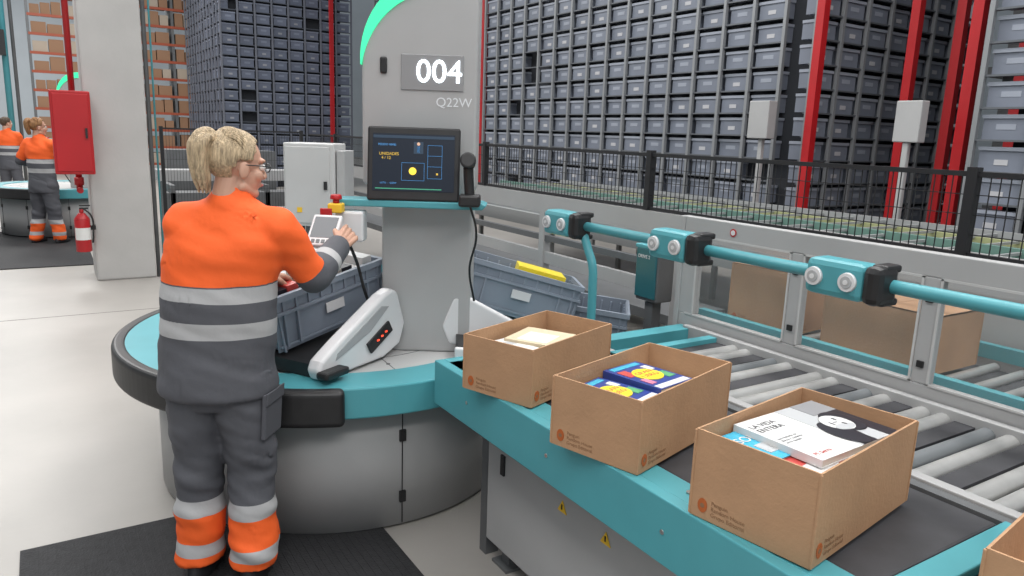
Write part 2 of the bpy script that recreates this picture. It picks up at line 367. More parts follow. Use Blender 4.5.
def rack(name,x0,x1,y0,y1,zt,faces,pw=.5,ph=.29,z0=.35,ms=BINM):
    bm=bmesh.new()
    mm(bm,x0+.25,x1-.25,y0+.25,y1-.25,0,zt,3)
    nr=int((zt-z0)/ph)
    if 'W' in faces: rack_face(bm,(x0+.03,y1,0),(0,-1,0),(-1,0,0),int((y1-y0)/pw),nr,z0,pw,ph,.18)
    if 'S' in faces: rack_face(bm,(x0,y0+.03,0),(1,0,0),(0,-1,0),int((x1-x0)/pw),nr,z0,pw,ph,.18)
    return mk(name,bm,ms)
rack('tote_storage_rack',8.0,12.0,5.95,13.95,7.0,'WS')
rack('tote_storage_rack.001',7.4,12.4,-2.3,3.7,6.2,'W')
rack('tote_storage_rack.002',8.4,13,14.6,21,8,'WS')
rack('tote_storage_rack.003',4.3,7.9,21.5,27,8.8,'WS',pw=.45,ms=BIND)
bm=bmesh.new()
for x,y in((7.75,5.72),(8.6,5.1),(8.9,4.75),(7.7,3.95),(8.8,4.0)):
    mm(bm,x-.05,x+.05,y-.05,y+.05,0,7.0)
mk('rack_mast_red',bm,RED)
e=empty('stacker_crane',(10.2,4.7,0))
bm=bmesh.new(); mm(bm,-.1,.1,-.1,.1,.2,6.3); mm(bm,-.6,3,-.14,.14,0,.2); mm(bm,-.3,.5,-.3,.3,2.6,2.7); mk('mast_and_carriage',bm,GREYD,e)
bm=bmesh.new(); mm(bm,2.0,3.0,-.75,.75,.1,6.5); mk('aisle_shade_block',bm,BINM[3],e)  # near-black block, stands in for the unlit depth of the aisle
bm=bmesh.new()
mm(bm,7.45,7.6,6.1,6.4,1.75,2.2); mm(bm,7.2,7.33,4.1,4.36,1.75,2.15); mm(bm,7.5,7.56,6.2,6.26,0,1.75); mm(bm,7.22,7.28,4.2,4.26,0,1.75)
mk('aisle_junction_box',bm,GREY,bevel=.01)
bm=bmesh.new()
for x,y in((7.2,21.2),(8.2,14.3)): mm(bm,x-.05,x+.05,y-.05,y+.05,0,8.5)
mk('rack_mast_red.001',bm,RED)
def carton_rack(name,x0,y0,ncol,nrow,w=1.0,h=.55):
    bm=bmesh.new()
    for i in range(ncol+1): mm(bm,x0+i*w-.04,x0+i*w+.04,y0-.04,y0+1,0,nrow*h+.4,0)
    for j in range(nrow): 
        mm(bm,x0,x0+ncol*w,y0-.05,y0,j*h+.3,j*h+.38,1)
        for i in range(ncol):
            k=random.choice((2,3))
            for q in range(k):
                ww=(w-.16)/k; hh=random.uniform(.28,.45)
                mm(bm,x0+i*w+.08+q*ww,x0+i*w+.08+(q+1)*ww-.03,y0+.02,y0+.8,j*h+.38,j*h+.38+hh*.95,2 if random.random()<.7 else 3)
    mk(name,bm,[GREYD,mat('orange_beam',(.34,.07,.03),.5),mat('carton_brown_dark',(.30,.17,.10),.8),mat('carton_pale',(.42,.35,.28),.8)])
carton_rack('pallet_rack_with_cartons',0.0,27.5,5,16)
# ---------------------------------------------------------------- sorter conveyors behind fence
bm=bmesh.new()
cols=[2,2,3,1,2,5,4,1,2]
x=3.85
for i,k in enumerate(cols):
    z=.98+.03*(i%3)
    mm(bm,x,x+.05,-3,9.3,z-.12,z,k)
    mm(bm,x+.05,x+.33,-3,9.3,z-.08,z-.03,0)
    x+=.36
for j in range(8):
    for xx in(3.9,5.0,6.1,6.95): mm(bm,xx,xx+.05,-2.5+j*1.6,-2.45+j*1.6,0,.9,2)
y=-2.9
while y<9.2:
    mm(bm,3.9,7.0,y,y+.025,1.0,1.02,2); y+=.33
mk('sorter_conveyor_line',bm,[mat('sorter_bed',(.13,.14,.14),.5,.2,.1,2),mat('rail_yellow_green',(.34,.36,.18),.5),mat('rail_zinc',(.38,.39,.39),.4,.3),mat('rail_yellow',(.46,.42,.20),.5),mat('rail_white',(.5,.51,.5),.5),mat('rail_green',(.13,.24,.20),.5)])
bm=bmesh.new()
mm(bm,2.99,3.05,-2,9.8,1.16,1.282,0); mm(bm,3.55,3.6,-2,9.8,1.10,1.18,0)
mm(bm,3.0,3.04,2.9,9.8,.80,.88,0); mm(bm,3.0,3.04,2.9,9.8,.96,1.0,1)
mm(bm,3.05,3.5,3.05,9.8,.62,.68,1)
for j in range(6): mm(bm,2.99,3.05,2.95+j*1.35,3.01+j*1.35,0,1.16,0)
mk('guard_base_frame',bm,[GREY,GREYD])
def fence(name,p0,p1,z0,z1,posts):
    p0=Vector(p0);p1=Vector(p1);L=(p1-p0).length;d=(p1-p0)/L;n=Vector((-d.y,d.x))
    M=Matrix(((d.x,n.x,0,p0.x),(d.y,n.y,0,p0.y),(0,0,1,0),(0,0,0,1)))
    bm=bmesh.new(); t=.0
    while t<L:
        mm(bm,t,t+.0032,-.002,.002,z0,z1,0,M); t+=.035
    z=z0
    while z<=z1+.001:
        mm(bm,0,L,-.003,.003,z,z+.0035,0,M); z+=(z1-z0)/4
    mm(bm,0,L,-.012,.012,z1-.006,z1+.014,0,M); mm(bm,0,L,-.01,.01,z0-.01,z0+.008,0,M)
    for s in posts: mm(bm,s-.02,s+.02,-.02,.02,z0-.01,z1+.03,0,M)
    mk(name,bm,mat('fence_black',(.014,.014,.016),.5))
fence('wire_mesh_fence',(3.02,-1.0),(3.02,9.8),1.295,1.60,[.4,2.48,4.28,6.2,8.1,9.8])
fence('wire_mesh_fence.001',(1.25,10.05),(3.0,10.05),.15,1.62,[0.02,.9,1.73])
bm=bmesh.new()
mm(bm,1.35,3.7,10.5,10.9,.6,.8,0); mm(bm,1.35,3.7,11.3,11.7,.9,1.05,1); mm(bm,1.6,3.2,12.2,12.8,0.05,1.3,2)
for xx in (1.4,2.6,3.6): mm(bm,xx,xx+.06,10.5,11.7,0,.9,0)
mk('roller_conveyor_far',bm,[GREYD,GREY,GREYD])
# ---------------------------------------------------------------- packing conveyor (near)
e=empty('packing_conveyor',(0,0,0))
Y0,Y1=-1.4,2.55
CR=(-.84,-.32,.20,.72,1.24,1.76,2.28)
bm=bmesh.new()
mm(bm,1.27,1.31,Y0,Y1,.62,.80,0)
mm(bm,1.31,1.40,Y0,Y1,.775,.797,0)
mm(bm,1.31,1.985,Y1-.04,Y1,.66,.80,0)
mm(bm,1.31,1.95,Y1-.20,Y1-.04,.77,.797,0)
for y in CR: mm(bm,1.40,1.95,y-.035,y+.035,.77,.799,0)
mk('teal_frame',bm,TEAL,e,bevel=.004)
bm=bmesh.new()
for a,b in zip((-1.36,)+CR[:-1],CR): mm(bm,1.41,1.94,a+.045,b-.045,.74,.788)
mk('belt_modules',bm,BELT,e,bevel=.008)
bm=bmesh.new(); mm(bm,1.40,1.95,Y0,Y1-.05,.66,.74); mm(bm,1.95,1.985,Y0,Y1-.05,.66,.792); mk('inner_pan',bm,GREYD,e)
bm=bmesh.new(); mm(bm,1.40,1.96,Y0,2.33,.10,.655,0); mk('lower_cabinet',bm,GREY,e,bevel=.006)
bm=bmesh.new()
mm(bm,1.42,1.48,2.36,2.41,.0,.66)
for y in(2.3,1.0,-.3): mm(bm,1.45,1.5,y-.07,y-.02,0,.1); mm(bm,1.42,1.53,y-.1,y+.01,0,.012)
mk('legs',bm,GREYD,e)
bm=bmesh.new(); mm(bm,1.396,1.4,1.03,1.034,.1,.655); mm(bm,1.396,1.4,-.2,-.196,.1,.655); mm(bm,1.392,1.4,2.2,2.225,.42,.50);mk('cabinet_seams',bm,BLACK,e)
bm=bmesh.new()
for y in CR:
    for dx in (1.355,1.9): acyl(bm,(dx,y,.797),(dx,y,.802),.007,n=8)
    acyl(bm,(1.27,y,.71),(1.268,y,.71),.007,n=8)
mk('frame_screws',bm,STEEL,e)
for i,(y,z) in enumerate(((1.83,.45),(1.60,.45),(.9,.45))):
    bm=bmesh.new(); 
    v=[bm.verts.new((1.398,y+a,z+b)) for a,b in((.025,0),(-.025,0),(0,.042))]; f=bm.faces.new(v)
    r=bmesh.ops.extrude_face_region(bm,geom=[f]); bmesh.ops.translate(bm,verts=[q for q in r['geom'] if isinstance(q,bmesh.types.BMVert)],vec=(-.002,0,0))
    mk('warning_sticker_%d'%i,bm,YEL,e)
    bm=bmesh.new(); mm(bm,1.394,1.396,y-.003,y+.003,z+.010,z+.028); mk('warning_mark_%d'%i,bm,BLACK,e)
# roller conveyor
e=empty('roller_conveyor',(0,0,0))
bm=bmesh.new(); mm(bm,1.99,2.03,Y0,Y1-.05,.66,.80); mm(bm,2.585,2.62,Y0,Y1-.05,.66,.815); mk('side_frames',bm,GREY,e,bevel=.003)
bm=bmesh.new(); y=Y0+.05; i=0
while y<Y1-.27:
    if i%3==2: mm(bm,2.03,2.585,y-.034,y+.034,.745,.782,1)
    elif i%6==4: acyl(bm,(2.03,y,.768),(2.585,y,.768),.027,mi=3,n=14,cap=False)
    else: acyl(bm,(2.03,y,.768),(2.585,y,.768),.029,mi=0,n=14,cap=False)
    y+=.072; i+=1
mm(bm,2.03,2.585,Y0,Y1-.05,.66,.70,2)
mk('rollers',bm,[ROLL,BELT,mat('roller_pan_dark',(.05,.05,.055),.6),mat('roller_dark',(.20,.215,.225),.4,.3)],e)
bm=bmesh.new(); mm(bm,1.99,2.585,2.28,2.33,.78,.803); mm(bm,1.99,2.62,2.46,2.55,.70,.803); mk('teal_cross_bars',bm,TEAL,e)
bm=bmesh.new(); mm(bm,2.5,2.56,2.4,2.46,0,.66); mm(bm,2.5,2.56,.4,.46,0,.66); mm(bm,2.0,2.06,2.4,2.46,0,.66); mk('legs',bm,GREYD,e)
# enclosure wall
e=empty('conveyor_guard_enclosure',(2.65,0,0))
posts=[2.57,1.93,1.37,.81,.25,-.31,-.87,-1.43]
bm=bmesh.new()
mm(bm,-.02,.03,-1.45,2.58,1.25,1.335,0); mm(bm,-.02,.03,-1.45,2.58,.66,.86,0)
for i,y in enumerate(posts):
    w_=.075 if i==0 else .03
    mm(bm,-.02,.03,y-w_,y+w_*(1 if i else .15),.86,1.25,0)
mm(bm,-.025,.03,2.58,2.61,.0,1.335,0)
mm(bm,-.02,.03,-1.45,2.58,0,.1,0)
mk('frame_panels',bm,GREY,e,bevel=.004)
g=bpy.data.materials.new('window_glass'); g.use_nodes=True
b=g.node_tree.nodes['Principled BSDF']; b.inputs['Base Color'].default_value=(.6,.65,.65,1); b.inputs['Roughness'].default_value=.05; b.inputs['Alpha'].default_value=.06
bm=bmesh.new(); mm(bm,.002,.006,-1.4,2.5,.86,1.25); mk('glass',bm,g,e)
bm=bmesh.new()
for y in posts[1:]:
    for z in(.92,1.16): mm(bm,-.028,-.02,y-.012,y+.012,z,z+.024)
mk('hinges',bm,BLACK,e)
bm=bmesh.new()
for a,b_ in zip(posts[:-1],posts[1:]):
    for yy in (a-(.08 if a>2.5 else .034),b_+.034): mm(bm,-.024,-.018,yy-.004,yy+.004,.86,1.25)
    mm(bm,-.024,-.018,b_+.03,a-.03,.858,.866); mm(bm,-.024,-.018,b_+.03,a-.03,1.244,1.252)
mk('window_seals',bm,GREYL,e)
bm=bmesh.new(); acyl(bm,(-.021,2.28,1.29),(-.0235,2.28,1.29),.018); mk('sticker_red_ring',bm,RED,e)
bm=bmesh.new(); acyl(bm,(-.0235,2.28,1.29),(-.025,2.28,1.29),.012); mk('sticker_white',bm,WHITE,e)
# conveyor inside enclosure
bm=bmesh.new(); 
mm(bm,2.74,2.78,-1.4,2.55,.80,.87,0); mm(bm,2.745,2.775,-1.4,2.55,.60,.80,4); mm(bm,3.38,3.42,-1.4,2.85,.82,.88,0); mm(bm,3.385,3.415,-1.4,2.85,.6,.82,4)
mm(bm,2.78,3.38,-1.4,2.55,.70,.78,1)
y=-1.3
while y<2.5: acyl(bm,(2.78,y,.79),(3.38,y,.79),.02,mi=2,n=10,cap=False); y+=.11
for y in(-1.2,.6,2.4): mm(bm,2.76,2.82,y,y+.06,0,.7,3); mm(bm,3.34,3.40,y,y+.06,0,.7,3)
mm(bm,3.46,3.48,-1.4,2.55,.5,1.25,4)
mk('roller_conveyor_enclosed',bm,[TEAL,BELT,ROLL,GREYD,GREY])
# ---------------------------------------------------------------- pick-to-light rail
e=empty('pick_light_rail',(2.1,0,1.29))
cyl('rail_tube',(0,-1.2,0),(0,2.95,0),.021,TEAL,e)
tube('support_pole',[(0,2.70,-.03),(-.0,2.66,-.10),(0,2.62,-.17),(0,2.61,-.26),(0,2.61,-.60)],.02,TEAL,e)
cyl('pole_base',(0,2.61,-1.29),(0,2.61,-.6),.03,TEAL,e)
cyl('support_pole_near',(0,-.9,-.49),(0,-.9,0),.02,TEAL,e)
BTG=mat('button_grey',(.40,.41,.42),.4)
for i,yc in enumerate((2.83,2.09,1.36,.62,-.12)):
    box('light_housing_%d'%i,(-.02,yc,0),(.10,.20,.115),TEAL,e,bevel=.02)
    box('end_cap_%d'%i,(-.02,yc-.125,0),(.105,.06,.12),BLACK,e,bevel=.022)
    bm=bmesh.new()
    for s in(-1,1): mm(bm,-.035,.045,yc-.15,yc-.10,s*.05-.012,s*.05+.012)
    mk('clamp_fingers_%d'%i,bm,BLACK,e,bevel=.008)
    for s,k in((1,'a'),(-1,'b')):
        y=yc+s*.058+.005; bm=bmesh.new()
        acyl(bm,(-.07,y,.0),(-.080,y,.0),.030,.028,0,24); acyl(bm,(-.080,y,0),(-.083,y,0),.019,.018,1,24); acyl(bm,(-.083,y,0),(-.085,y,0),.008,.008,0,12)
        mk('button_%s_%d'%(k,i),bm,[WHITE,BTG],e)
e=empty('motor_control_box',(2.72,2.86,0))
box('housing',(0,0,.99),(.12,.16,.28),GREYD,e,bevel=.01); box('teal_front',(-.065,0,1.0),(.012,.15,.26),mat('teal_dark',(.02,.12,.145),.4),e,bevel=.004)
box('teal_cap',(0,0,1.14),(.14,.18,.02),TEAL,e,bevel=.004); box('stand',(0,0,.42),(.06,.06,.84),GREYD,e); box('foot',(0,0,.006),(.16,.16,.012),GREYD,e)
text('maker_label','DRIVE 2',.026,WHITE,e,(-.0725,.06,1.08),(D(90),0,D(-90)))
# ---------------------------------------------------------------- cartons
LOGO=mat('logo_orange',(.42,.10,.02),.6); INK=mat('print_brown',(.25,.13,.065),.8)
def carton(name,c,rz,s=(.36,.30,.20),z=.802,t=.005,logo=True,flap=False):
    e=empty(name,(c[0],c[1],z),rz); L,W,Hh=s
    bm=bmesh.new()
    mm(bm,-L/2,L/2,-W/2,W/2,0,t)
    mm(bm,-L/2,-L/2+t,-W/2,W/2,t,Hh); mm(bm,L/2-t,L/2,-W/2,W/2,t,Hh)
    mm(bm,-L/2+t,L/2-t,-W/2,-W/2+t,t,Hh); mm(bm,-L/2+t,L/2-t,W/2-t,W/2,t,Hh)
    if flap: mm(bm,-L/2,L/2,-W/2,W/2,Hh-t,Hh); mm(bm,-L/2-.001,L/2+.001,-.025,.025,Hh,Hh+.001)
    mk('walls',bm,CARD,e)
    bm=bmesh.new()
    for sx,sy in((-1,-1),(1,-1),(1,1),(-1,1)): mm(bm,sx*L/2-.003,sx*L/2+.003,sy*W/2-.003,sy*W/2+.003,.002,Hh-.002)
    mk('corner_folds',bm,CARD,e,bevel=.002)
    if logo:
        bm=bmesh.new(); acyl(bm,(-L/2-.0005,W/2-.035,.03),(-L/2-.0015,W/2-.035,.03),.013); acyl(bm,(-L/2+.03,-W/2-.0005,.03),(-L/2+.03,-W/2-.0015,.03),.013)
        for v in bm.verts: v.co.z=.035+(v.co.z-.03)*1.4
        mk('logo_oval',bm,LOGO,e)
        bm=bmesh.new(); acyl(bm,(-L/2-.0015,W/2-.035,.035),(-L/2-.002,W/2-.035,.035),.006); acyl(bm,(-L/2+.03,-W/2-.0015,.035),(-L/2+.03,-W/2-.002,.035),.006); mk('logo_bird',bm,INK,e)
        for nm,lc,rt in(('print_side',(-L/2-.0006,W/2-.058,.044),(D(90),0,D(-90))),('print_end',(-L/2+.052,-W/2-.0006,.044),(D(90),0,0))):
            text(nm,'Penguin\nRandom House\nGrupo Editorial',.0145,INK,e,lc,rt,.0001)
    return e
PAPER=mat('paper_pages',(.58,.55,.49),.8)
def book(parent,name,c,s,rz,cover,z,extra=()):
    bm=bmesh.new(); mm(bm,-s[0]/2,s[0]/2,-s[1]/2,s[1]/2,0,.002,0); mm(bm,-s[0]/2,s[0]/2,-s[1]/2,s[1]/2,s[2]-.002,s[2],0)
    mm(bm,-s[0]/2,-s[0]/2+.002,-s[1]/2,s[1]/2,.002,s[2]-.002,0)
    mm(bm,-s[0]/2+.002,s[0]/2-.003,-s[1]/2+.003,s[1]/2-.003,.002,s[2]-.002,1)
    ms=[cover,PAPER]
    for k,(x0,x1,y0,y1,m) in enumerate(extra):
        ms.append(m); mm(bm,x0*s[0],x1*s[0],y0*s[1],y1*s[1],s[2],s[2]+.0008+.0003*k,len(ms)-1)
    return mk(name,bm,ms,parent,loc=(c[0],c[1],z),rot=(0,0,rz))
CY=mat('cover_cyan',(.05,.40,.58),.35); NB=mat('cover_navy',(.03,.055,.25),.3); RD=mat('cover_red',(.5,.06,.05),.4); WH=mat('cover_white',(.66,.66,.65),.4); YE=mat('cover_yellow',(.80,.62,.03),.35); BK=mat('cover_black',(.02,.018,.025),.35); GY=mat('cover_photo_grey',(.25,.25,.26),.4); PK=mat('cover_pink',(.6,.2,.3),.4); GRN=mat('cover_green',(.1,.35,.15),.4); GL2=mat('cover_light_grey',(.45,.46,.47),.4)
c1=carton('open_carton_of_books',(1.545,1.045),D(9),(.50,.31,.22))
bm=bmesh.new(); mm(bm,-.22,.22,-.14,.14,.006,.145); mk('lower_books',bm,PAPER,c1)
book(c1,'book_red',(-.13,-.075),(.22,.13,.03),D(2),RD,.145,[(-.1,.3,-.35,.1,WH),(-.45,-.2,.2,.4,BK),(-.35,-.15,-.3,0,PK)])
k=book(c1,'book_cyan',(-.165,.062),(.15,.16,.036),D(-3),CY,.145,[(-.45,-.1,-.4,.4,WH),(-.3,-.15,-.3,.3,NB),(.1,.35,-.3,.0,GL2)])
c1b=empty('book_portrait'); c1b.parent=c1; c1b.location=(.045,.005,.178); c1b.rotation_euler=(0,0,D(-6))
book(c1b,'cover',(0,0),(.33,.245,.02),0,WH,0,[(.0,.5,-.5,.5,GL2),(.02,.2,-.5,-.2,BK),(.36,.5,-.5,.5,BK),(.2,.5,.2,.5,GY)])
for nm,cc,rr,m,dz in(('portrait_shoulder',(.03,-.055),(.04,.07),BK,0),('portrait_hair',(.098,-.01),(.050,.062),BK,.0004),('portrait_face',(.075,-.01),(.045,.046),WH,.0008),('portrait_shade',(.070,-.035),(.034,.018),GL2,.0012),('portrait_eye_l',(.085,.006),(.004,.009),BK,.0016),('portrait_eye_r',(.084,-.024),(.004,.009),BK,.0016),('portrait_nose',(.068,-.008),(.010,.003),GY,.0016),('portrait_mouth',(.052,-.010),(.003,.011),BK,.0016)):
    bm=bmesh.new(); asph(bm,(0,0,0),(rr[0],rr[1],.0008),n=20); mk(nm,bm,m,c1b,loc=(cc[0],cc[1],.0222+dz),smooth=True)
text('cover_title','LA VIDA\nENTERA',.026,BK,c1b,(-.152,.075,.0205),(0,0,0),.0002)
text('cover_text','una historia de\nlibros y caminos\nen la ciudad',.012,GY,c1b,(-.152,.0,.0205),(0,0,0),.0002)
text('cover_author','M. Serra',.018,RD,c1b,(-.152,-.10,.0205),(0,0,0),.0002)
text('cyan_title','SOL',.04,WH,k,(-.005,.02,.0375),(0,0,0),.0002)
c2=carton('open_carton_of_books.001',(1.505,1.59),D(16),(.52,.30,.21))
bm=bmesh.new(); mm(bm,-.23,.23,-.135,.135,.006,.125); mk('lower_books',bm,PAPER,c2)
for nm,cx_,rz in(('book_navy_a',-.13,D(3)),('book_navy_b',.045,D(-5))):
    k=book(c2,nm,(cx_,.02),(.165,.22,.05 if nm[-1]=='b' else .035),rz,NB,.125,[(-.45,.45,-.48,-.36,WH),(-.4,.4,.36,.46,CY),(-.42,-.2,.05,.3,RD),(.22,.42,-.25,-.02,GRN),(-.4,-.25,-.3,-.1,PK),(.25,.4,.1,.28,WH)])
    zt=.05 if nm[-1]=='b' else .035
    bm=bmesh.new(); acyl(bm,(0,0,zt),(0,0,zt+.0026),.05,n=28); mk(nm+'_disc',bm,YE,k)
    text(nm+'_title','GRAN\nLIBRO',.028,RD,k,(0,.008,zt+.0027),(0,0,0),.0002,'CENTER')
c3=carton('open_carton_of_books.002',(1.50,2.15),D(20),(.50,.30,.20))
bm=bmesh.new(); mm(bm,-.20,.20,-.12,.12,.006,.13); mk('lower_books',bm,PAPER,c3)
book(c3,'book_white',(.03,.02),(.2,.2,.03),D(10),mat('cover_cream',(.62,.52,.36),.5),.13,[(-.4,.2,-.3,.3,WH)])
book(c3,'book_white_b',(-.12,.03),(.12,.2,.02),D(-8),WH,.13,[(-.3,.3,.1,.3,GL2)])
c4=carton('open_carton_of_books.003',(1.605,.42),D(8),(.50,.31,.215))
carton('closed_carton',(3.04,2.30),D(6),(.36,.34,.30),.815,flap=True)
carton('closed_carton.001',(3.08,1.72),D(0),(.34,.50,.24),.815,flap=True,logo=False)
# ---------------------------------------------------------------- totes
def tote(name,M,L=.6,W=.4,Hh=.25,fill=None):
    e=empty(name); e.matrix_world=M
    bm=bmesh.new(); t=.008; k=.018
    def wall(x0,y0,x1,y1,nx,ny):
        a=Vector((x0,y0,0));b=Vector((x1,y1,0));n=Vector((nx,ny,0))
        P=[a-n*k,b-n*k,b,a]; 
        ins=[a-n*(k+t),b-n*(k+t),b-n*t,a-n*t]
        zz=[0,0,Hh,Hh]
        o=[bm.verts.new((p.x,p.y,z)) for p,z in zip(P,zz)]; q=[bm.verts.new((p.x,p.y,z)) for p,z in zip(ins,zz)]
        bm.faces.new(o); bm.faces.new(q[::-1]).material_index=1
        for i in range(4): bm.faces.new((o[(i+1)%4],o[i],q[i],q[(i+1)%4]))
    l,w=L/2,W/2
    wall(-l,-w,l,-w,0,-1); wall(l,w,-l,w,0,1); wall(l,-w,l,w,1,0); wall(-l,w,-l,-w,-1,0)
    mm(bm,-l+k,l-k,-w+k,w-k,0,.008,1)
    bmesh.ops.recalc_face_normals(bm,faces=bm.faces)
    for z0,z1,o in((Hh-.026,Hh,.012),(Hh-.085,Hh-.072,.008),(.02,.03,-.006)):
        mm(bm,-l-o,l+o,-w-o,-w+.004,z0,z1); mm(bm,-l-o,l+o,w-.004,w+o,z0,z1); mm(bm,-l-o,-l+.004,-w,w,z0,z1); mm(bm,l-.004,l+o,-w,w,z0,z1)
    for i in range(9):
        x=-l+.035+i*(L-.07)/8
        for s in(-1,1): mm(bm,x-.004,x+.004,min(s*(w-.02),s*(w+.006)),max(s*(w-.02),s*(w+.006)),.02 if i in(0,1,7,8) else Hh-.085,Hh-.02)
    for i in range(5):
        y=-w+.04+i*(W-.08)/4
        for s in(-1,1): mm(bm,min(s*(l-.02),s*(l+.006)),max(s*(l-.02),s*(l+.006)),y-.004,y+.004,.02,Hh-.02)
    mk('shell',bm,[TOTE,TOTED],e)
    bm=bmesh.new(); mm(bm,-.05,.05,-w-.007,-w-.004,.10,.145); mk('label',bm,WHITE,e)
    bm=bmesh.new(); mm(bm,l+.007,l+.009,-.05,.05,Hh-.06,Hh-.03);mm(bm,-l-.009,-l-.007,-.05,.05,Hh-.06,Hh-.03); mk('handle_slot',bm,BLACK,e)
    if fill: fill(e,l,w,Hh)
    return e
def fill_books(e,l,w,h):
    bm=bmesh.new(); cm=[PAPER,WH,NB,RD,CY,BK,GY,CARD]
    for i in range(9):
        x0=-l+.03+i*(2*l-.06)/9
        for j in range(2):
            y0=-w+.03+j*(w-.03); mm(bm,x0,x0+(2*l-.06)/9-.004,y0,y0+w-.04,.01,h+.005+random.uniform(-.03,.035),random.choice((0,1,1,6,1,5,3,0)))
    mk('packed_books',bm,cm,e)
def fill_yel(e,l,w,h):
    bm=bmesh.new(); mm(bm,-l+.03,l-.05,-w+.03,w-.03,.01,h-.07,0)
    mm(bm,-.04,l-.08,-.09,w-.06,h-.07,h+.01,1)
    mk('parcels',bm,[GY,YE],e)
def TM(x,y,z,rz,tilt_y=0,tilt_x=0): return Matrix.Translation((x,y,z))@Matrix.Rotation(rz,4,'Z')@Matrix.Rotation(tilt_y,4,'Y')@Matrix.Rotation(tilt_x,4,'X')
tote('storage_tote',TM(.985,3.28,.822,D(22),D(-9),D(2)),fill=fill_books)
tote('storage_tote.001',TM(2.13,3.33,.745,D(-30),D(14),D(-3)),fill=fill_yel)
tote('storage_tote.002',TM(2.50,3.22,.58,D(-40),D(6)),L=.5,W=.36,Hh=.22)
